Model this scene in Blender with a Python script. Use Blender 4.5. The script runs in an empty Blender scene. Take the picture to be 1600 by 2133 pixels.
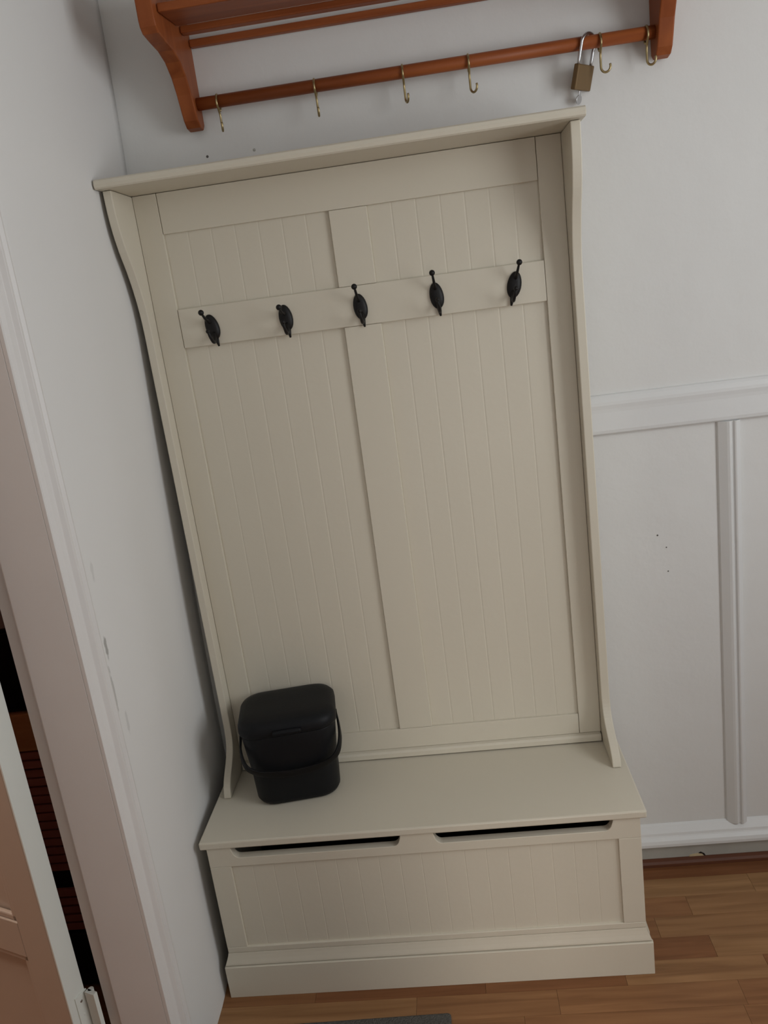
import bpy, bmesh, math, random
from mathutils import Vector, Matrix
random.seed(7)
SC = bpy.context.scene
COL = SC.collection
PI = math.pi

# ---------------------------------------------------------------- camera
YAW, PITCH, ROLL, FOCAL = -0.09167, -0.25306, -0.13285, 1667.9
fwd = Vector((math.sin(YAW)*math.cos(PITCH), math.cos(YAW)*math.cos(PITCH), math.sin(PITCH)))
rgt = Vector((math.cos(YAW), -math.sin(YAW), 0))
upv = rgt.cross(fwd)
r2 = math.cos(ROLL)*rgt + math.sin(ROLL)*upv
u2 = -math.sin(ROLL)*rgt + math.cos(ROLL)*upv
cam = bpy.data.cameras.new('camera'); camo = bpy.data.objects.new('camera', cam); COL.objects.link(camo)
cam.sensor_fit = 'VERTICAL'; cam.sensor_height = 36; cam.sensor_width = 27
cam.lens = 36*FOCAL/2133; cam.clip_start = 0.02
M3 = Matrix((r2, u2, -fwd)).transposed()
camo.matrix_world = Matrix.Translation((0.1615, -1.9036, 1.5501)) @ M3.to_4x4()
SC.camera = camo

# ---------------------------------------------------------------- world, lights, exposure
w = bpy.data.worlds.new('world'); SC.world = w; w.use_nodes = True
w.node_tree.nodes['Background'].inputs[0].default_value = (0.75, 0.86, 1.0, 1)
w.node_tree.nodes['Background'].inputs[1].default_value = 1.0
def area(name, loc, aim, sx, sy, power, col):
    l = bpy.data.lights.new(name, 'AREA'); l.shape = 'RECTANGLE'; l.size = sx; l.size_y = sy
    l.energy = power; l.color = col
    o = bpy.data.objects.new(name, l); COL.objects.link(o); o.location = loc
    o.rotation_euler = (Vector(aim)-Vector(loc)).to_track_quat('-Z', 'Y').to_euler()
    return o
area('window_daylight', (1.78, -1.30, 1.62), (0.0, -1.30, 1.60), 0.95, 1.2, 15.9, (0.985, 1.0, 1.0))
area('low_front_fill', (0.66, -3.62, 0.70), (0.62, -3.36, 0.0), 0.20, 0.8, 46, (1.0, 0.965, 0.90))  # unseen source added behind the viewer, aimed low to brighten the box front
area('next_room_fill', (-1.5, -0.9, 2.35), (-1.5, -0.9, 0), 0.5, 0.5, 18, (1.0, 0.86, 0.74))  # unseen fill added to brighten the next room and warm the door
SC.view_settings.view_transform = 'Standard'
SC.view_settings.look = 'None'
SC.view_settings.gamma = 1
SC.view_settings.use_curve_mapping = False
SC.view_settings.exposure = 0.0
SC.cycles.use_denoising = True

# ---------------------------------------------------------------- materials
def nodes(name):
    m = bpy.data.materials.new(name); m.use_nodes = True
    nt = m.node_tree
    return m, nt, nt.nodes['Principled BSDF']
def N(nt, t, **kw):
    n = nt.nodes.new(t)
    for k, v in kw.items(): setattr(n, k, v)
    return n
def paint(name, col, rough=0.5, var=0.04, scale=6, bump=0.0, bscale=40, spec=0.35, metal=0.0):
    m, nt, b = nodes(name); L = nt.links
    tc = N(nt, 'ShaderNodeTexCoord')
    no = N(nt, 'ShaderNodeTexNoise'); no.inputs['Scale'].default_value = scale; no.inputs['Detail'].default_value = 5
    L.new(tc.outputs['Object'], no.inputs['Vector'])
    mx = N(nt, 'ShaderNodeMix', data_type='RGBA')
    mx.inputs[6].default_value = (*[c*(1-var) for c in col], 1); mx.inputs[7].default_value = (*[min(1, c*(1+var)) for c in col], 1)
    L.new(no.outputs['Fac'], mx.inputs[0]); L.new(mx.outputs[2], b.inputs['Base Color'])
    b.inputs['Roughness'].default_value = rough; b.inputs['Specular IOR Level'].default_value = spec
    b.inputs['Metallic'].default_value = metal
    if bump:
        n2 = N(nt, 'ShaderNodeTexNoise'); n2.inputs['Scale'].default_value = bscale; n2.inputs['Detail'].default_value = 6
        L.new(tc.outputs['Object'], n2.inputs['Vector'])
        bp = N(nt, 'ShaderNodeBump'); bp.inputs['Strength'].default_value = bump; bp.inputs['Distance'].default_value = 0.01
        L.new(n2.outputs['Fac'], bp.inputs['Height']); L.new(bp.outputs['Normal'], b.inputs['Normal'])
    return m
def wood(name, c1, c2, axis='X', scale=6, stretch=9, rough=0.35, rand=0.0, spec=0.4):
    m, nt, b = nodes(name); L = nt.links
    tc = N(nt, 'ShaderNodeTexCoord'); mp = N(nt, 'ShaderNodeMapping')
    s = [scale*stretch]*3; s['XYZ'.index(axis)] = scale
    mp.inputs['Scale'].default_value = s
    L.new(tc.outputs['Object'], mp.inputs['Vector'])
    oi = N(nt, 'ShaderNodeObjectInfo')
    ad = N(nt, 'ShaderNodeVectorMath', operation='ADD'); L.new(mp.outputs[0], ad.inputs[0])
    sc = N(nt, 'ShaderNodeVectorMath', operation='SCALE'); sc.inputs['Scale'].default_value = 37.0
    cb = N(nt, 'ShaderNodeCombineXYZ')
    for i in range(3): L.new(oi.outputs['Random'], cb.inputs[i])
    L.new(cb.outputs[0], sc.inputs[0]); L.new(sc.outputs[0], ad.inputs[1])
    no = N(nt, 'ShaderNodeTexNoise'); no.inputs['Scale'].default_value = 1; no.inputs['Detail'].default_value = 6; no.inputs['Distortion'].default_value = 0.6
    L.new(ad.outputs[0], no.inputs['Vector'])
    cr = N(nt, 'ShaderNodeValToRGB')
    cr.color_ramp.elements[0].position = 0.32; cr.color_ramp.elements[0].color = (*c1, 1)
    cr.color_ramp.elements[1].position = 0.68; cr.color_ramp.elements[1].color = (*c2, 1)
    L.new(no.outputs['Fac'], cr.inputs[0])
    out = cr.outputs[0]
    if rand:
        r2_ = N(nt, 'ShaderNodeValToRGB'); e = r2_.color_ramp.elements
        e[0].position = 0.0; e[0].color = (0.68, 0.52, 0.47, 1)
        e[1].position = 1.0; e[1].color = (1.22, 1.42, 1.45, 1)
        k = r2_.color_ramp.elements.new(0.5); k.color = (0.95, 0.92, 0.9, 1)
        L.new(oi.outputs['Random'], r2_.inputs[0])
        mu = N(nt, 'ShaderNodeMix', data_type='RGBA', blend_type='MULTIPLY'); mu.inputs[0].default_value = rand
        L.new(out, mu.inputs[6]); L.new(r2_.outputs[0], mu.inputs[7]); out = mu.outputs[2]
    L.new(out, b.inputs['Base Color'])
    b.inputs['Roughness'].default_value = rough; b.inputs['Specular IOR Level'].default_value = spec
    bp = N(nt, 'ShaderNodeBump'); bp.inputs['Strength'].default_value = 0.06; bp.inputs['Distance'].default_value = 0.002
    L.new(no.outputs['Fac'], bp.inputs['Height']); L.new(bp.outputs['Normal'], b.inputs['Normal'])
    return m
def stains(mat, spots, col):
    """soft elliptical scuffs at fixed places on the wall: (x, y, z, rx, ry, rz, strength)"""
    nt = mat.node_tree; L = nt.links; b = nt.nodes['Principled BSDF']
    src = b.inputs['Base Color'].links[0].from_socket
    tc = N(nt, 'ShaderNodeTexCoord')
    nz = N(nt, 'ShaderNodeTexNoise'); nz.inputs['Scale'].default_value = 60
    L.new(tc.outputs['Object'], nz.inputs['Vector'])
    for (x, y, z, rx, ry, rz, st) in spots:
        mp = N(nt, 'ShaderNodeMapping', vector_type='POINT')
        mp.inputs['Scale'].default_value = (1/rx, 1/ry, 1/rz); mp.inputs['Location'].default_value = (-x/rx, -y/ry, -z/rz)
        L.new(tc.outputs['Object'], mp.inputs['Vector'])
        ln = N(nt, 'ShaderNodeVectorMath', operation='LENGTH'); L.new(mp.outputs[0], ln.inputs[0])
        a = N(nt, 'ShaderNodeMath', operation='MULTIPLY_ADD'); a.inputs[1].default_value = 1.6; L.new(nz.outputs['Fac'], a.inputs[0]); L.new(ln.outputs['Value'], a.inputs[2])
        mr = N(nt, 'ShaderNodeMapRange'); mr.inputs['From Min'].default_value = 1.5; mr.inputs['From Max'].default_value = 1.9
        mr.inputs['To Min'].default_value = st; mr.inputs['To Max'].default_value = 0
        L.new(a.outputs[0], mr.inputs['Value'])
        mx = N(nt, 'ShaderNodeMix', data_type='RGBA'); mx.inputs[7].default_value = (*col, 1)
        L.new(mr.outputs[0], mx.inputs[0]); L.new(src, mx.inputs[6]); src = mx.outputs[2]
    L.new(src, b.inputs['Base Color'])

CREAM = paint('cream_paint', (0.655, 0.605, 0.500), 0.42, 0.02, 4, 0.03, 60)
WALL = paint('white_plaster', (0.74, 0.735, 0.715), 0.75, 0.025, 3, 0.45, 7, 0.2)
WALL2 = paint('white_plaster_side', (0.76, 0.752, 0.735), 0.75, 0.025, 3, 0.25, 6, 0.2)
GLOSS = paint('white_gloss_paint', (0.73, 0.73, 0.72), 0.35, 0.02, 5, 0.05, 30, 0.45)
TRIMW = paint('old_white_gloss', (0.72, 0.70, 0.68), 0.4, 0.03, 8, 0.05, 30, 0.4)
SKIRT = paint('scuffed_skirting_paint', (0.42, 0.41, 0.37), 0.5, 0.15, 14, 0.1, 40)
BARE = paint('bare_wood_chip', (0.55, 0.45, 0.28), 0.7, 0.1)
PITC = paint('pit_shadow', (0.12, 0.11, 0.10), 0.9, 0.1)
RACK = wood('orange_pine', (0.22, 0.055, 0.016), (0.33, 0.095, 0.028), 'X', 2.5, 14, 0.42, 0, 0.2)
RACKZ = wood('orange_pine_upright', (0.22, 0.055, 0.016), (0.33, 0.095, 0.028), 'Z', 2.5, 10, 0.42, 0, 0.2)
FLOORM = wood('laminate_strip', (0.21, 0.095, 0.040), (0.32, 0.155, 0.068), 'X', 3.0, 16, 0.40, 0.8, 0.25)
BEAD = wood('brown_beading', (0.085, 0.028, 0.014), (0.13, 0.045, 0.02), 'X', 3, 12, 0.4)
BLACK = paint('black_iron', (0.006, 0.005, 0.005), 0.5, 0.1, 30, 0.05, 80, 0.3)
BINM = paint('charcoal_plastic', (0.0055, 0.0062, 0.0078), 0.5, 0.05, 30, 0.04, 200, 0.22)
BINH = paint('black_plastic', (0.0035, 0.0035, 0.004), 0.5, 0.05, 30, 0.02, 200, 0.22)
BRASS = paint('aged_brass', (0.42, 0.33, 0.17), 0.3, 0.2, 60, 0, 40, 0.5, 0.9)
BRASSB = paint('padlock_brass', (0.19, 0.12, 0.055), 0.5, 0.08, 60, 0.03, 90, 0.4, 0.4)
STEEL = paint('steel', (0.55, 0.55, 0.56), 0.25, 0.05, 60, 0, 40, 0.5, 1.0)
MATM = paint('grey_mat_pile', (0.13, 0.125, 0.115), 0.95, 0.35, 160, 0.9, 260, 0.05)
PINK = paint('pink_plaster', (0.70, 0.44, 0.38), 0.8, 0.03, 3, 0.1, 10, 0.2)
DOORP = paint('door_gloss_shade_tint', (0.50, 0.415, 0.345), 0.3, 0.03, 4, 0.03, 20, 0.45)  # tan tint holds the shade and warm reflected light on the door face
DOORE = paint('door_edge_white', (0.72, 0.74, 0.69), 0.4, 0.03, 10, 0.03, 20, 0.4)
ORANGE = wood('orange_pine_cabinet', (0.74, 0.36, 0.15), (0.85, 0.45, 0.19), 'X', 4, 9, 0.35)
REDBR = wood('red_brown_slat', (0.50, 0.19, 0.15), (0.60, 0.24, 0.19), 'X', 4, 9, 0.45)
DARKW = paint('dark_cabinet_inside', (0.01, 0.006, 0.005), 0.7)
BOXSHADE = paint('box_inside_shade', (0.035, 0.022, 0.015), 0.8, 0.1)  # shade inside the storage box, put into the colour as dark brown
CEIL = paint('ceiling_white', (0.75, 0.75, 0.74), 0.8, 0.02)

# ---------------------------------------------------------------- mesh helpers
def mk(name, bm, mat, parent=None, bevel=0.0, seg=2, smooth=False, loc=None):
    me = bpy.data.meshes.new(name)
    bmesh.ops.recalc_face_normals(bm, faces=bm.faces[:])
    bm.to_mesh(me); bm.free()
    o = bpy.data.objects.new(name, me); COL.objects.link(o)
    if mat: me.materials.append(mat)
    if bevel:
        md = o.modifiers.new('bevel', 'BEVEL'); md.width = bevel; md.segments = seg; md.limit_method = 'ANGLE'; md.angle_limit = math.radians(40)
        md.harden_normals = False
    if smooth:
        for p in me.polygons: p.use_smooth = True
    if parent: o.parent = parent
    if loc: o.location = loc
    return o
def box(bm, x0, x1, y0, y1, z0, z1):
    vs = [bm.verts.new((x, y, z)) for x in (x0, x1) for y in (y0, y1) for z in (z0, z1)]
    for f in ((0,1,3,2), (4,6,7,5), (0,4,5,1), (2,3,7,6), (0,2,6,4), (1,5,7,3)):
        bm.faces.new([vs[i] for i in f])
def bx(name, mat, x0, x1, y0, y1, z0, z1, parent=None, bevel=0.0015, seg=2):
    bm = bmesh.new(); box(bm, x0, x1, y0, y1, z0, z1)
    return mk(name, bm, mat, parent, bevel, seg)
def prism(bm, pts, axis, a0, a1):
    """pts: 2-D outline in the two other axes (in xyz order), extruded along axis a0..a1"""
    def P(p, a):
        v = [0, 0, 0]; o = [i for i in range(3) if i != axis]
        v[o[0]], v[o[1]], v[axis] = p[0], p[1], a
        return v
    A = [bm.verts.new(P(p, a0)) for p in pts]; B = [bm.verts.new(P(p, a1)) for p in pts]
    n = len(pts)
    bm.faces.new(A); bm.faces.new(B[::-1])
    for i in range(n): bm.faces.new((A[i], B[i], B[(i+1) % n], A[(i+1) % n]))
def px(name, mat, pts, axis, a0, a1, parent=None, bevel=0.0, seg=2):
    bm = bmesh.new(); prism(bm, pts, axis, a0, a1)
    return mk(name, bm, mat, parent, bevel, seg)
def catmull(P, n=6):
    P = [Vector(p) for p in P]; out = []
    for i in range(len(P)-1):
        p0, p1, p2, p3 = P[max(i-1, 0)], P[i], P[i+1], P[min(i+2, len(P)-1)]
        for k in range(n):
            t = k/n
            out.append(0.5*((2*p1)+(p2-p0)*t+(2*p0-5*p1+4*p2-p3)*t*t+(3*p1-p0-3*p2+p3)*t**3))
    out.append(P[-1]); return out
def tube(bm, pts, rad, n=10, sx=1.0):
    """sweep a circle along pts; rad number or list"""
    pts = [Vector(p) for p in pts]; R = rad if isinstance(rad, (list, tuple)) else [rad]*len(pts)
    T = []
    for i in range(len(pts)):
        T.append((pts[min(i+1, len(pts)-1)]-pts[max(i-1, 0)]).normalized())
    u = T[0].orthogonal().normalized(); rings = []
    for i, p in enumerate(pts):
        u = (u-T[i]*u.dot(T[i])).normalized(); v = T[i].cross(u)
        rings.append([bm.verts.new(p+(u*math.cos(a)*sx+v*math.sin(a))*R[i]) for a in [2*PI*k/n for k in range(n)]])
    for a, b in zip(rings, rings[1:]):
        for k in range(n): bm.faces.new((a[k], a[(k+1) % n], b[(k+1) % n], b[k]))
    bm.faces.new(rings[0][::-1]); bm.faces.new(rings[-1])
def ball(bm, c, r, s=(1, 1, 1), n=14):
    m = Matrix.Translation(c) @ Matrix.Diagonal((s[0], s[1], s[2], 1))
    bmesh.ops.create_uvsphere(bm, u_segments=n, v_segments=n//2+2, radius=r, matrix=m)
def thing(name, label, cat, loc=(0, 0, 0), rz=0.0, group=None):
    o = bpy.data.objects.new(name, None); COL.objects.link(o)
    o.empty_display_size = 0.05; o.location = loc; o.rotation_euler = (0, 0, rz)
    tag(o, label, cat, group); return o
def tag(o, label, cat, group=None):
    o['label'] = label; o['category'] = cat
    if group: o['group'] = group
    return o
def struct(o, label, cat):
    o['kind'] = 'structure'; o['label'] = label; o['category'] = cat
    return o

# ---------------------------------------------------------------- room shell
def smooth(a, b, v):
    t = min(1, max(0, (v-a)/(b-a))); return t*t*(3-2*t)
def wall_x(z, y):                                # the old plaster wall leans a little and is hollow behind the bench
    b = -0.513 if z < 0.60 else -0.513+0.0255*(z-0.60)/1.30 if z < 1.90 else -0.4875+0.03*(z-1.90)
    return b-0.016*smooth(-0.42, -0.17, y)*(1-smooth(0.9, 1.85, z))
bm = bmesh.new()                                 # left wall: a leaning, slightly uneven plaster face
zs = [0.05*i for i in range(0, 51)]; ys = [-0.655, -0.6, -0.5, -0.44, -0.40, -0.36, -0.32, -0.28, -0.24, -0.2, -0.16, -0.12, -0.06, -0.03, 0.0]
F = []
for z in zs:
    row = []
    for y in ys:
        e = 0.0012*math.sin(7*z+9*y)+0.0009*math.sin(13*z-5*y)
        row.append(bm.verts.new((wall_x(z, y)+e*0.6-0.001, y, z)))
    F.append(row)
Bk = [[bm.verts.new((-0.622, y, z)) for y in (ys[0], ys[-1])] for z in zs]
for i in range(len(zs)-1):
    for j in range(len(ys)-1): bm.faces.new((F[i][j], F[i][j+1], F[i+1][j+1], F[i+1][j]))
    bm.faces.new((Bk[i][0], Bk[i+1][0], Bk[i+1][1], Bk[i][1]))
    bm.faces.new((F[i][0], F[i+1][0], Bk[i+1][0], Bk[i][0]))
    bm.faces.new((F[i][-1], Bk[i][1], Bk[i+1][1], F[i+1][-1]))
wl = mk('wall_left', bm, WALL2, None, smooth=False)
for p in wl.data.polygons: p.use_smooth = abs(p.normal.x) > 0.7
stains(WALL2, [(-0.5, -0.571, 1.003, 0.08, 0.006, 0.022, 0.75), (-0.5, -0.578, 0.92, 0.08, 0.006, 0.045, 0.5), (-0.5, -0.55, 0.84, 0.08, 0.005, 0.03, 0.25), (-0.5, -0.56, 1.15, 0.08, 0.006, 0.02, 0.2)], (0.30, 0.29, 0.27))
struct(wl, 'white plaster side wall with grey scuffs beside the door casing', 'wall')
bx('wall_left_front', WALL2, -0.622, -0.503, -3.7, -1.50, 0, 2.5, None, 0)
struct(bpy.data.objects['wall_left_front'], 'white plaster wall behind the viewer, left side', 'wall')
bx('wall_left_lintel', WALL2, -0.622, -0.503, -1.50, -0.655, 2.02, 2.5, None, 0)
struct(bpy.data.objects['wall_left_lintel'], 'white plaster above the open doorway', 'wall')
bx('wall_left_inner', PINK, -0.622, -0.503, 0.14, 1.0, 0, 2.5, None, 0)
struct(bpy.data.objects['wall_left_inner'], 'pink wall continuing inside the next room', 'wall')

wb = bx('wall_back', WALL, -0.622, 1.9, 0.0, 0.14, 0, 2.5, None, 0)
struct(wb, 'white uneven plaster back wall with panelled lower part', 'wall')
for i, (x, z, r) in enumerate([(-0.300, 1.914, 0.0032), (-0.193, 1.913, 0.0036), (0.642, 0.922, 0.0024), (0.662, 0.889, 0.0018), (0.664, 0.827, 0.0019)]):
    bm = bmesh.new()
    bmesh.ops.create_cone(bm, cap_ends=True, segments=9, radius1=r, radius2=r*0.55, depth=0.0016, matrix=Matrix.Translation((x, -0.0006, z)) @ Matrix.Rotation(PI/2, 4, 'X'))
    mk('nail_hole', bm, PITC if i != 1 else SKIRT, wb)

wr = bmesh.new()                                 # right wall with the window opening
box(wr, 1.75, 1.9, -3.7, -1.80, 0, 2.5); box(wr, 1.75, 1.9, -0.80, 0.0, 0, 2.5)
box(wr, 1.75, 1.9, -1.80, -0.80, 0, 1.0); box(wr, 1.75, 1.9, -1.80, -0.80, 2.26, 2.5)
struct(mk('wall_right', wr, WALL), 'white wall with a window, right of the viewer', 'wall')
wn = bpy.data.objects.new('window_1', None); COL.objects.link(wn); wn.location = (1.83, -1.30, 1.0)
struct(wn, 'white framed window lighting the hall from the right', 'window')
def lbx(name, mat, p, x0, x1, y0, y1, z0, z1, bev=0.002): return bx(name, mat, x0, x1, y0, y1, z0, z1, p, bev)
lbx('window_frame', GLOSS, wn, -0.02, 0.04, -0.50, -0.46, 0, 1.26); lbx('window_frame', GLOSS, wn, -0.02, 0.04, 0.46, 0.50, 0, 1.26)
lbx('window_frame', GLOSS, wn, -0.02, 0.04, -0.46, 0.46, 0, 0.04); lbx('window_frame', GLOSS, wn, -0.02, 0.04, -0.46, 0.46, 1.22, 1.26)
wf = bmesh.new(); box(wf, -0.622, 0.05, -3.82, -3.7, 0, 2.5); box(wf, 1.05, 1.9, -3.82, -3.7, 0, 2.5); box(wf, 0.05, 1.05, -3.82, -3.7, 2.3, 2.5); box(wf, 0.05, 1.05, -3.82, -3.7, 0, 0.8)
struct(mk('wall_front', wf, WALL), 'white wall behind the viewer with a glazed opening', 'wall')
we = bmesh.new(); box(we, -0.503, 0.38, -2.42, -2.32, 0, 2.5); box(we, 0.585, 1.75, -2.42, -2.32, 0, 2.5); box(we, 0.38, 0.585, -2.42, -2.32, 2.1, 2.5)  # added out of view; the slit narrows the low front light to a beam
struct(mk('wall_light_slit', we, WALL), 'unseen white cross wall added behind the viewer, its narrow slit shaping the front beam', 'wall')
struct(bx('ceiling', CEIL, -2.7, 1.9, -3.82, 1.12, 2.5, 2.6, None, 0), 'white ceiling above the hall', 'ceiling')
# the next room
struct(bx('wall_far', PINK, -2.7, -0.503, 1.0, 1.12, 0, 2.5, None, 0), 'pink far wall seen through the gap at the door hinge', 'wall')
struct(bx('wall_outer', PINK, -2.8, -2.7, -3.82, 1.12, 0, 2.5, None, 0), 'pink outer wall of the next room', 'wall')
struct(bx('wall_near', PINK, -2.7, -0.622, -3.82, -3.7, 0, 2.5, None, 0), 'pink near wall of the next room', 'wall')

# floor: base slab plus laminate strips where they can be told apart
fl = bx('floor', FLOORM, -2.8, 1.9, -3.82, 1.12, -0.08, -0.006, None, 0)
struct(fl, 'brown laminate floor of staggered wood strips', 'floor')
RW = 0.0655; y = -0.0125
rowi = 0
strip_meshes = {}
offs = [0.02, 0.31, 0.756-0.60, 0.681-0.60, 0.14, 0.05, 0.58-0.30, 0.36, 0.2]
while y > -1.25:
    y1 = y; y0 = y-RW
    x = -0.64 + (-(offs[rowi % len(offs)]) if rowi else -0.1)
    x = -0.64-offs[rowi % len(offs)]
    while x < 1.75:
        L = random.choice((0.32, 0.40, 0.47)); xa, xb = max(x, -0.64), min(x+L, 1.75)
        if xb-xa > 0.02:
            bm = bmesh.new(); box(bm, -(xb-xa)/2+0.0003, (xb-xa)/2-0.0003, -RW/2+0.0002, RW/2-0.0002, -0.006, random.choice((0, 0, -0.0002)))
            mk('floor_strip', bm, FLOORM, fl, 0, loc=((xa+xb)/2, (y0+y1)/2, 0))
        x += L
    y = y0; rowi += 1

# ---------------------------------------------------------------- wainscot on the back wall, right of the bench
X0, X1 = 0.45, 1.75
o = px('trim_1', GLOSS, [(0, 1.280), (-0.006, 1.278), (-0.0105, 1.272), (-0.0140, 1.262), (-0.0143, 1.255), (-0.0128, 1.246), (-0.0122, 1.238), (-0.0128, 1.210), (-0.0132, 1.196), (-0.0120, 1.189), (-0.008, 1.1855), (0, 1.184)], 0, X0, X1, None, 0.0008)
struct(o, 'white moulded dado rail running right of the bench', 'trim')
bprof = [(0.786, 0), (0.789, -0.006), (0.806, -0.0155), (0.8115, -0.0175), (0.815, -0.0165), (0.8175, -0.012), (0.821, -0.012), (0.8235, -0.0165), (0.827, -0.0175), (0.832, -0.014), (0.838, -0.010), (0.841, 0)]
o = px('trim_2', GLOSS, bprof, 2, 0.104, 1.185, None, 0.0006)
struct(o, 'white ridged vertical panel moulding under the dado rail', 'trim')
o = px('trim_3', GLOSS, [(0, 0.112), (-0.006, 0.108), (-0.018, 0.092), (-0.020, 0.086), (-0.022, 0.083), (-0.029, 0.076), (-0.032, 0.068), (-0.032, 0.060), (-0.024, 0.054), (0, 0.054)], 0, X0, X1, None, 0.001)
struct(o, 'white stepped moulding along the bottom of the wall panel', 'trim')
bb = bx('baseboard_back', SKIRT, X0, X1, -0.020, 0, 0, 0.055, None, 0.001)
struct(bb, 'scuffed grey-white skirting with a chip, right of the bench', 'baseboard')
bm = bmesh.new()
prism(bm, [(0.681, 0.013), (0.684, 0.022), (0.695, 0.0245), (0.712, 0.026), (0.718, 0.0225), (0.722, 0.020), (0.719, 0.014)], 1, -0.0215, -0.0195)
mk('chip', bm, BARE, bb)['label'] = 'bare pale wood chip in the paint'
bm = bmesh.new(); prism(bm, [(0.707, 0.0265), (0.713, 0.0295), (0.722, 0.024), (0.725, 0.018), (0.7205, 0.0185), (0.716, 0.0245)], 1, -0.0222, -0.0195)
mk('chip', bm, DARKW, bb)['label'] = 'dark broken edge of the chip'
o = px('trim_4', BEAD, [(-0.018, 0), (-0.018, 0.017), (-0.022, 0.0175), (-0.030, 0.014), (-0.034, 0.008), (-0.035, 0)], 0, X0, X1, None, 0.0005)
struct(o, 'brown quadrant beading between skirting and floor', 'trim')

# ---------------------------------------------------------------- doorway in the left wall
# casing on the hall side, then the jamb with its rebate, then the leaf swung right round into the next room
cas = [(-0.5042, -0.681), (-0.5042, -0.652), (-0.519, -0.652), (-0.519, -0.606), (-0.500, -0.606), (-0.494, -0.610), (-0.487, -0.619), (-0.486, -0.624), (-0.492, -0.631), (-0.491, -0.637), (-0.483, -0.644), (-0.483, -0.650), (-0.491, -0.656), (-0.493, -0.668), (-0.497, -0.676), (-0.497, -0.681)]
o = px('trim_5', TRIMW, cas, 2, 0, 2.06, None, 0.0008)
struct(o, 'moulded white door casing on the left wall', 'trim')
jam = [(-0.5045, -0.6555), (-0.5045, -0.681), (-0.596, -0.681), (-0.600, -0.677), (-0.600, -0.668), (-0.626, -0.668), (-0.626, -0.655)]
o = px('trim_6', TRIMW, jam, 2, 0, 2.02, None, 0.0008)
struct(o, 'white door jamb with rebate facing the viewer', 'trim')
o = bx('trim_7', TRIMW, -0.626, -0.5045, -1.50, -1.475, 0, 2.02, None, 0.001)
struct(o, 'white near door jamb', 'trim')
o = bx('trim_8', TRIMW, -0.626, -0.5045, -1.475, -0.681, 1.995, 2.02, None, 0.001)
struct(o, 'white door head lining', 'trim')
PIN = Vector((-0.655, -0.676, 0)); ANG = math.radians(112)
d1 = bpy.data.objects.new('door_1', None); COL.objects.link(d1); d1.location = (PIN.x, PIN.y, 0)
d1.rotation_euler = (0, 0, -ANG)                 # local: closed leaf runs along -y, thickness along +x
struct(d1, 'painted panel door standing open, white hinge edge, face tinted tan for warm shade', 'door')
DT, DW, DH = 0.041, 0.76, 1.98
bx('door_edge', DOORE, 0.0, DT, -0.004, 0.0, 0.008, DH, d1, 0.001)['label'] = 'pale hinge edge of the door'
def dpart(name, y0, y1, z0, z1, x0=0.0, x1=DT): return bx(name, DOORP, x0, x1, y0, y1, z0, z1, d1, 0.0015)
SW = 0.082
dpart('door_stile', -SW, -0.004, 0.008, DH); dpart('door_stile', -DW, -DW+SW, 0.008, DH)
zr = [(0.008, 0.16), (0.432, 0.512), (1.28, 1.40), (1.86, DH)]
for a, b in zr: dpart('door_rail', -DW+SW, -SW, a, b)
for (a, b) in zip(zr, zr[1:]):
    za, zb = a[1], b[0]
    pn = dpart('door_panel', -DW+SW, -SW, za, zb, 0.008, DT-0.014)
    for (p, q, r, s) in ((-SW-0.014, -SW, za, zb), (-DW+SW, -DW+SW+0.014, za, zb), (-DW+SW, -SW, za, za+0.014), (-DW+SW, -SW, zb-0.014, zb)):
        bm = bmesh.new(); box(bm, DT-0.012, DT-0.003, p, q, r, s); mk('panel_moulding', bm, DOORP, d1, 0.003)
for z0 in (0.255, 1.72):
    bm = bmesh.new()
    tube(bm, [(-0.004, 0.012, z0), (-0.004, 0.012, z0+0.09)], 0.006, 10)
    box(bm, -0.002, 0.026, -0.001, 0.0022, z0, z0+0.09); box(bm, -0.003, 0.006, 0.006, 0.030, z0, z0+0.09)
    mk('hinge', bm, DOORE, d1, 0.0005)
    for k in range(3):
        bm = bmesh.new(); ball(bm, (0.014, 0.0022, z0+0.015+0.03*k), 0.003, (1, 0.35, 1), 8); mk('hinge_screw', bm, STEEL if k == 2 else DOORE, d1)

# ---------------------------------------------------------------- the hall bench with coat back
B = thing('hall_bench', 'tall cream painted hall bench with hook board and storage box against the back wall', 'hall bench', (0, -0.2, 0))
OFF = Vector((0, 0.2, 0))
def bp(o): o.parent = B; o.location = o.location+OFF if not o.get('_off') else o.location; return o
def cb(name, x0, x1, y0, y1, z0, z1, bev=0.0018, mat=None): return bp(bx(name, mat or CREAM, x0, x1, y0, y1, z0, z1, None, bev))
def cp(name, pts, axis, a0, a1, bev=0.0015, mat=None): return bp(px(name, mat or CREAM, pts, axis, a0, a1, None, bev))
YB = -0.030                                      # rear of the unit (stands off the wall by the skirting)
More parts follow.
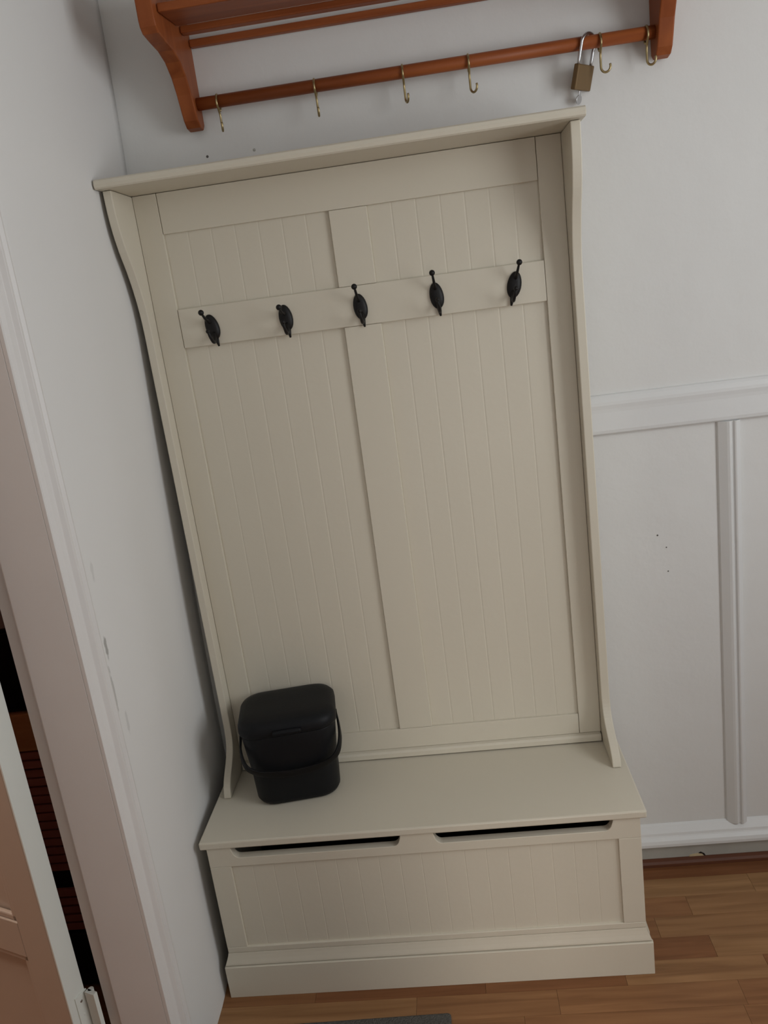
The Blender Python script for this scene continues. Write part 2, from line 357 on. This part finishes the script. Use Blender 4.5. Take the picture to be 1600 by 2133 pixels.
# storage box
PF = -0.377; BF = -0.3665
pl_ = cp('plinth', [(PF, 0.0), (PF, 0.0850), (PF+0.0012, 0.0862), (PF+0.008, 0.0862), (PF+0.008, 0.0882), (PF+0.0035, 0.0888), (PF+0.0042, 0.093), (PF+0.0070, 0.102), (PF+0.0092, 0.111), (BF+0.0, 0.118), (BF+0.02, 0.118), (BF+0.02, 0.0)], 0, -0.498, 0.498, 0.0005)
for v in pl_.data.vertices:                       # mitre the cove at both ends
    if v.co.z > 0.0864: v.co.x -= math.copysign(0.0005+0.0115*smooth(0.080, 0.122, v.co.z), v.co.x)
for s in (-1, 1):
    pr = [(s*0.498, 0.0), (s*0.498, 0.084), (s*0.496, 0.088), (s*0.492, 0.094), (s*0.489, 0.104), (s*0.4865, 0.117), (s*0.470, 0.117), (s*0.470, 0.0)]
    cp('plinth_return', pr, 1, BF+0.021, YB)
    cb('box_side', *sorted((s*0.486, s*0.468)), BF+0.02, YB, 0.1185, 0.4065)
ZT = 0.4070; NB = 0.3785                          # underside of lid, bottom of finger slots
def notch(xa, xb):                               # from left to right along the top edge of the rail
    out = [(xa, ZT-0.0002), (xa+0.002, 0.3985)]
    for k in range(1, 7):
        a = PI/2*k/6
        out.append((xa+0.003+0.016*(1-math.cos(a)), 0.3985-(0.3985-NB)*math.sin(a)))
    m = [(xb-(x-xa), z) for x, z in out][::-1]
    return out+m
top = [(-0.486, 0.356), (-0.486, ZT-0.0002)]+notch(-0.431, -0.040)+notch(0.033, 0.428)+[(0.486, ZT-0.0002), (0.486, 0.356)]
cp('front_top_rail', top, 1, BF, BF+0.020, 0.0012)
cb('front_bottom_rail', -0.486, 0.486, BF, BF+0.019, 0.1185, 0.134)
cb('front_stile', -0.486, -0.437, BF, BF+0.019, 0.134, 0.356, 0.0012); cb('front_stile', 0.437, 0.486, BF, BF+0.019, 0.134, 0.356, 0.0012)
n = 18; bwid = 0.874/n
for i in range(n):                               # tongue-and-groove boards of the box front
    xa = -0.437+i*bwid; xb = xa+bwid; yf = BF+0.0055
    cp('front_board', [(xa, yf+0.009), (xa, yf+0.0004), (xa+0.0014, yf), (xb-0.0014, yf), (xb, yf+0.0004), (xb, yf+0.009)], 2, 0.134, 0.356, 0)
cb('box_back', -0.468, 0.468, YB-0.012, YB, 0.02, 0.4065, 0.001, BOXSHADE); cb('box_floor', -0.468, 0.468, BF+0.021, YB-0.012, 0.03, 0.045, 0.001, BOXSHADE)
cb('shade_lining', -0.466, 0.466, BF+0.0205, BF+0.0235, 0.046, 0.376, 0, BOXSHADE)  # dark sheet added behind the front boards, standing in for shade inside
cb('lid', -0.5, 0.5, -0.3715, YB, 0.4072, 0.4255, 0.0035)
# upper back
ZTOP = 1.862; YS = -0.075
prof = [(-0.205, 0.4265), (-0.203, 0.436), (-0.196, 0.452), (-0.178, 0.470), (-0.152, 0.488), (-0.130, 0.506), (-0.117, 0.528), (-0.1115, 0.555), (-0.110, 0.60),
        (-0.112, 1.0), (-0.114, 1.40), (-0.115, 1.55), (-0.119, 1.595), (-0.130, 1.640), (-0.148, 1.685), (-0.168, 1.722), (-0.183, 1.762), (-0.190, 1.80), (-0.192, 1.8425)]
pr3 = [Vector((p[0], p[1], 0)) for p in prof]
prs = [(v.x, v.y) for v in catmull(pr3[:9], 3)]+[(-0.112, 1.0), (-0.114, 1.40)]+[(v.x, v.y) for v in catmull(pr3[11:], 3)]
cp('side_panel', prs+[(YB, 1.8425), (YB, 0.4265)], 0, -0.4815, -0.4635, bev=0.002)
cp('side_panel', prs+[(YB, 1.8425), (YB, 0.4265)], 0, 0.4635, 0.4835, bev=0.002)
cp('top_shelf', [(YB, 1.8435), (-0.216, 1.8435), (-0.219, 1.846), (-0.2205, 1.852), (-0.219, 1.859), (-0.215, 1.862), (YB, 1.862)], 0, -0.4865, 0.490, 0.001)
cb('back_stile', -0.4630, -0.4095, YS, -0.055, 0.448, 1.8425, 0.0012); cb('back_stile', 0.4105, 0.4630, YS, -0.055, 0.448, 1.8425, 0.0012)
cb('centre_stile', -0.040, 0.043, YS, -0.055, 0.502, 1.5085, 0.0012); cb('centre_stile', -0.040, 0.043, YS, -0.055, 1.5955, 1.7565, 0.0012)
cb('top_rail', -0.4085, 0.4095, YS-0.0008, -0.055, 1.757, 1.8425, 0.0012)
cb('bottom_rail', -0.4085, 0.4095, YS-0.0006, -0.055, 0.448, 0.5015, 0.0012)
cb('hook_rail', -0.4085, 0.4095, YS-0.0015, -0.055, 1.509, 1.595, 0.0014)
for a, b in ((-0.4095, -0.040), (0.043, 0.4105)):
    n = 7; bw = (b-a)/n
    for i in range(n):
        xa, xb = a+i*bw, a+(i+1)*bw; yf = YS+0.0075
        cp('back_board', [(xa, yf+0.011), (xa, yf+0.0005), (xa+0.0026, yf), (xb-0.0026, yf), (xb, yf+0.0005), (xb, yf+0.011)], 2, 0.449, 1.842, 0)
cb('back_sheet', -0.463, 0.463, -0.054, YB, 0.4265, 1.8425, 0.001)
cp('back_ledge', [(-0.054, 0.4285), (YS-0.012, 0.4285), (YS-0.013, 0.4295), (YS-0.013, 0.4415), (YS-0.009, 0.4460), (YS, 0.4475), (-0.054, 0.4475)], 0, -0.461, 0.4615, 0.0008)
# five coat hooks: oval plate, upper prong with a knob, lower prong
def hook_meshes():
    bm = bmesh.new()
    prof = [(0.0, 0.0), (0.0, 0.0)]
    n = 28; rings = []
    for (s, yy) in ((1.0, 0.0), (1.0, -0.0025), (0.90, -0.0055), (0.62, -0.0085), (0.3, -0.0095)):
        rings.append([bm.verts.new((0.0155*s*math.cos(2*PI*k/n)*(1-0.06*math.sin(2*PI*k/n)), yy, 0.0285*s*math.sin(2*PI*k/n))) for k in range(n)])
    for a, b in zip(rings, rings[1:]):
        for k in range(n): bm.faces.new((a[k], a[(k+1) % n], b[(k+1) % n], b[k]))
    bm.faces.new(rings[0]); bm.faces.new(rings[-1][::-1])
    up = bmesh.new(); P = catmull([(0, -0.006, 0.014), (0, -0.017, 0.021), (0, -0.027, 0.030), (0, -0.035, 0.043)], 5)
    tube(up, P, [0.0042-0.0018*i/(len(P)-1) for i in range(len(P))], 10)
    kn = bmesh.new(); ball(kn, (0, -0.0362, 0.0465), 0.0064, (1, 1, 1), 14)
    lo = bmesh.new(); P = catmull([(0, -0.006, -0.014), (0, -0.022, -0.030), (0, -0.036, -0.033), (0, -0.047, -0.022), (0, -0.050, -0.010)], 5)
    tube(lo, P, [0.0048-0.0018*i/(len(P)-1) for i in range(len(P))], 10)
    ti = bmesh.new(); ball(ti, (0, -0.0503, -0.0085), 0.0048, (1, 1, 1), 12)
    tail = bmesh.new(); P = [(0, -0.002, -0.024), (0, -0.004, -0.034), (0, -0.005, -0.0445)]; tube(tail, P, [0.0055, 0.004, 0.002], 8)
    return bm, up, kn, lo, ti, tail
plate_bm, up, kn, lo, ti, tail = hook_meshes()
h0 = bp(mk('coat_hook', plate_bm, BLACK, None, smooth=True)); kids = []
for nm, b_ in (('upper_prong', up), ('knob', kn), ('lower_prong', lo), ('tip', ti), ('tail', tail)):
    kids.append(mk(nm, b_, BLACK, h0, smooth=True))
h0['label'] = 'black iron double coat hook with oval backplate'
HX = [(-0.336, 1.548), (-0.167, 1.547), (0.002, 1.549), (0.172, 1.551), (0.342, 1.552)]
HT = [-0.20, -0.10, -0.10, -0.10, 0.24]            # each is screwed on a little crooked
HB = [0.30, 0.50, 0.08, -0.05, 0.02]             # the upper prongs are bent forward by different amounts
for i, ((x, z), t) in enumerate(zip(HX, HT)):
    if i == 0: h = h0
    else:
        h = h0.copy(); COL.objects.link(h)
        for j, c in enumerate(kids):
            d = c.copy(); COL.objects.link(d); d.parent = h
            if j < 2: d.rotation_euler = (HB[i], 0, 0)
    h.parent = B; h.location = (x, YS-0.0016+0.2, z); h.rotation_euler = (0, t, 0)
for c in kids[:2]: c.rotation_euler = (HB[0], 0, 0)

# ---------------------------------------------------------------- compost caddy on the lid
K = thing('food_caddy', 'charcoal plastic lidded caddy with hanging handle standing on the bench lid', 'bin', (-0.297, -0.163, 0.4257), math.radians(9))
def rrect(hx, hy, r, z, n=7, y0=0.0):
    out = []
    for cx, cy, a0 in ((hx-r, hy-r, 0), (-hx+r, hy-r, PI/2), (-hx+r, -hy+r, PI), (hx-r, -hy+r, 1.5*PI)):
        for k in range(n+1):
            a = a0+PI/2*k/n; out.append((cx+r*math.cos(a), y0+cy+r*math.sin(a), z))
    return out
def loft(bm, loops, cap0=True, cap1=True):
    R = [[bm.verts.new(p) for p in l] for l in loops]; n = len(R[0])
    for a, b in zip(R, R[1:]):
        for k in range(n): bm.faces.new((a[k], a[(k+1) % n], b[(k+1) % n], b[k]))
    if cap0: bm.faces.new(R[0][::-1])
    if cap1: bm.faces.new(R[-1])
bm = bmesh.new()
loft(bm, [rrect(0.088, 0.068, 0.040, 0.0), rrect(0.097, 0.077, 0.045, 0.004), rrect(0.1015, 0.0815, 0.046, 0.014), rrect(0.104, 0.084, 0.048, 0.08), rrect(0.110, 0.089, 0.047, 0.15), rrect(0.113, 0.091, 0.046, 0.185), rrect(0.112, 0.090, 0.045, 0.188)])
mk('bucket', bm, BINM, K, smooth=True)
bm = bmesh.new()
loft(bm, [rrect(0.113, 0.091, 0.046, 0.1885), rrect(0.1165, 0.0945, 0.048, 0.190), rrect(0.1175, 0.0955, 0.048, 0.197), rrect(0.1165, 0.0945, 0.048, 0.210), rrect(0.110, 0.088, 0.048, 0.2195), rrect(0.098, 0.076, 0.045, 0.224), rrect(0.070, 0.052, 0.035, 0.2265), rrect(0.02, 0.015, 0.01, 0.227)])
ld = mk('caddy_lid', bm, BINM, K, smooth=True)
bm = bmesh.new(); loft(bm, [rrect(0.032, 0.006, 0.004, 0.196, 3, -0.097), rrect(0.034, 0.009, 0.005, 0.200, 3, -0.099), rrect(0.033, 0.008, 0.005, 0.206, 3, -0.098)]); mk('lid_tab', bm, BINM, ld, smooth=True)
bm = bmesh.new()                                 # handle: a flat strap pivoted at both sides, fallen forward
cl = catmull([(-0.1155, 0.0, 0.178), (-0.1185, -0.03, 0.164), (-0.1180, -0.066, 0.145), (-0.107, -0.093, 0.123), (-0.082, -0.0985, 0.106), (-0.045, -0.0975, 0.096), (0, -0.097, 0.092), (0.045, -0.0975, 0.096), (0.082, -0.0985, 0.106), (0.107, -0.093, 0.123), (0.1180, -0.066, 0.145), (0.1185, -0.03, 0.164), (0.1155, 0.0, 0.178)], 5)
prev = []
for i, p in enumerate(cl):
    t = (cl[min(i+1, len(cl)-1)]-cl[max(i-1, 0)]).normalized()
    out_ = Vector((p.x*1.2, p.y, 0)).normalized(); out_ = (out_-t*out_.dot(t)).normalized(); wv = t.cross(out_)
    hw = 0.0085; th = 0.0024
    ring = [bm.verts.new(p+wv*a*hw+out_*b*th) for a, b in ((-1, -1), (1, -1), (1, 1), (-1, 1))]
    if prev:
        for k in range(4): bm.faces.new((prev[k], prev[(k+1) % 4], ring[(k+1) % 4], ring[k]))
    else: bm.faces.new(ring)
    prev = ring
bm.faces.new(prev[::-1])
hd = mk('handle', bm, BINH, K, 0.0012, smooth=True)
for s in (-1, 1):
    bm = bmesh.new(); bmesh.ops.create_cone(bm, cap_ends=True, segments=18, radius1=0.011, radius2=0.009, depth=0.007, matrix=Matrix.Translation((s*0.1145, 0.0, 0.176)) @ Matrix.Rotation(s*PI/2, 4, 'Y'))
    mk('pivot', bm, BINH, hd)

# ---------------------------------------------------------------- coat rack above
R = thing('coat_rack', 'orange pine wall rack of slats and hanging rail above the bench', 'coat rack', (0.19, 0, 2.14))
RO = Vector((-0.19, 0, -2.14))
def rp(o): o.parent = R; o.location = o.location+RO; return o
bo = [(-0.001, 1.975), (-0.001, 2.225)]+[(-0.10, 2.225), (-0.20, 2.222), (-0.245, 2.21), (-0.252, 2.195), (-0.252, 2.115), (-0.249, 2.103), (-0.238, 2.094), (-0.200, 2.090), (-0.155, 2.087), (-0.118, 2.076), (-0.090, 2.054), (-0.072, 2.026), (-0.060, 1.999), (-0.050, 1.979), (-0.036, 1.967), (-0.014, 1.964)]
for xa, xb in ((-0.326, -0.294), (0.672, 0.704)):
    rp(px('bracket', RACKZ, bo, 0, xa, xb, None, 0.003, 3))
def slat(nm, y0, y1, z0, z1, bev=0.003): return rp(bx(nm, RACK, -0.2935, 0.6715, y0, y1, z0, z1, None, bev))
rp(px('front_board', RACK, [(-0.226, 2.132), (-0.226, 2.148), (-0.098, 2.160), (-0.098, 2.145)], 0, -0.2935, 0.6715, None, 0.003))
slat('slat', -0.081, -0.056, 2.138, 2.152); slat('slat', -0.0215, -0.0035, 2.128, 2.143)
bm = bmesh.new(); tube(bm, [(-0.2935, -0.036, 2.012), (0.6715, -0.036, 2.012)], 0.0128, 24)
ho = rp(mk('hanging_rail', bm, RACK, None, smooth=False))
for p in ho.data.polygons: p.use_smooth = len(p.vertices) == 4

# S hooks on the rail
def s_hook_bm(turn):
    bm = bmesh.new(); c = 2.012-0.0024-0.0006; rr = 0.0160; P = []
    # open loop over the rail, from behind over the top to the front
    for k in range(0, 13):
        a = math.radians(-62+k*(62+90+118)/12.0)
        P.append((0, rr*math.cos(a), c-2.012+rr*math.sin(a)))
    a = P[-1]
    ct, st = math.cos(turn), math.sin(turn)
    P += [(0, -0.004, -0.021), (0, 0.0, -0.030), (0, 0, -0.044)]
    lower = []
    for k in range(1, 11):
        b = math.radians(180+k*200/10.0); q = 0.0095
        d = q+q*math.cos(b)
        lower.append((d*st, -d*ct, -0.050+q*math.sin(b)*1.15))
    P += [(0, 0, -0.050)]+lower
    P = [P[0]]+P[1:]
    tube(bm, catmull(P, 2), 0.0024, 8)
    return bm
hooks = [(-0.248, 0.25, 'brass S-hook nearest the left bracket of the rack'), (-0.036, 0.15, 'second brass S-hook from the left on the rack rail'),
         (0.152, 0.35, 'third brass S-hook from the left on the rack rail'), (0.290, 0.75, 'brass S-hook left of the padlock, fourth from the left'),
         (0.561, 1.35, 'brass S-hook just right of the padlock, opening sideways'), (0.655, 0.9, 'brass S-hook nearest the right bracket of the rack')]
for x, t, lab in hooks:
    o = mk('s_hook', s_hook_bm(t), BRASS, None, smooth=True, loc=(x, -0.036, 2.012))
    tag(o, lab, 'hook', 's-hooks on the rack rail')
# padlock over the rail
P_ = thing('padlock', 'brass padlock with steel shackle locked over the rack rail, key inserted', 'padlock', (0.538, -0.036, 2.012), 0)
bm = bmesh.new(); hw = 0.0135                    # shackle in a plane turned away from the wall
zt = 0.0; P = [(0, hw, -0.046)]
for k in range(0, 13):
    a = PI*k/12; P.append((0, 0.0228*math.cos(a), -0.0015+0.0180*math.sin(a)))
P.append((0, -hw, -0.046))
P = [(0, 0.0226, -0.050), (0, 0.0228, -0.01)]+P[1:-1]+[(0, -0.0228, -0.01), (0, -0.0226, -0.050)]
tube(bm, catmull(P, 2), 0.0034, 10)
sh = mk('shackle', bm, STEEL, P_, smooth=True); sh['label'] = 'shiny steel shackle'
bm = bmesh.new(); box(bm, -0.0062, 0.0062, -0.0285, 0.0285, -0.088, -0.040)
mk('lock_body', bm, BRASSB, P_, 0.0025, 3)
bm = bmesh.new(); box(bm, -0.001, 0.001, -0.0035, 0.0035, -0.097, -0.0885)
ky = mk('key', bm, STEEL, P_, 0.0004)
bm = bmesh.new(); bmesh.ops.create_cone(bm, cap_ends=True, segments=22, radius1=0.0095, radius2=0.0095, depth=0.002, matrix=Matrix.Translation((0, 0, -0.1055)) @ Matrix.Rotation(PI/2, 4, 'Y')); mk('key_bow', bm, STEEL, ky, 0.0005)
P_.rotation_euler = (0, math.radians(17), math.radians(-44))

# ---------------------------------------------------------------- grey mat
bm = bmesh.new(); loft(bm, [rrect(0.27, 0.22, 0.008, 0.0, 3), rrect(0.27, 0.22, 0.008, 0.005, 3), rrect(0.266, 0.216, 0.007, 0.0075, 3)])
m_ = mk('door_mat', bm, MATM, None, loc=(-0.237, -0.682, 0.0002)); m_.rotation_euler = (0, 0, 0.02)
tag(m_, 'grey fibre door mat lying on the laminate in front of the bench', 'mat')

# ---------------------------------------------------------------- things in the next room, seen through the hinge gap
C_ = thing('slatted_cabinet', 'orange pine cabinet with red-brown slatted front behind the open door', 'cabinet', (-0.93, -0.12, 0))
def lb(nm, mat, x0, x1, y0, y1, z0, z1, bev=0.002): return bx(nm, mat, x0, x1, y0, y1, z0, z1, C_, bev)
lb('cabinet_top', ORANGE, -0.27, 0.27, -0.195, 0.18, 0.664, 0.757)
lb('carcass', DARKW, -0.27, 0.27, -0.175, 0.18, 0.0, 0.663)
for i in range(14): lb('slat', REDBR, -0.265, 0.265, -0.190, -0.1755, 0.335+i*0.0234, 0.335+i*0.0234+0.0185, 0.001)
for i in range(5): lb('slat', REDBR, -0.265, 0.265, -0.186, -0.1755, 0.160+i*0.0245, 0.160+i*0.0245+0.0185, 0.001)
lb('plinth', DARKW, -0.265, 0.265, -0.190, -0.1755, 0.0, 0.15)
S_ = thing('speaker_box', 'black box standing on the orange pine cabinet behind the door', 'speaker', (-0.90, -0.15, 0.7575))
bx('speaker_case', BLACK, -0.15, 0.15, -0.15, 0.10, 0.0, 0.205, S_, 0.004)
bx('speaker_grille', BINH, -0.14, 0.14, -0.158, -0.1505, 0.01, 0.195, S_, 0.002)
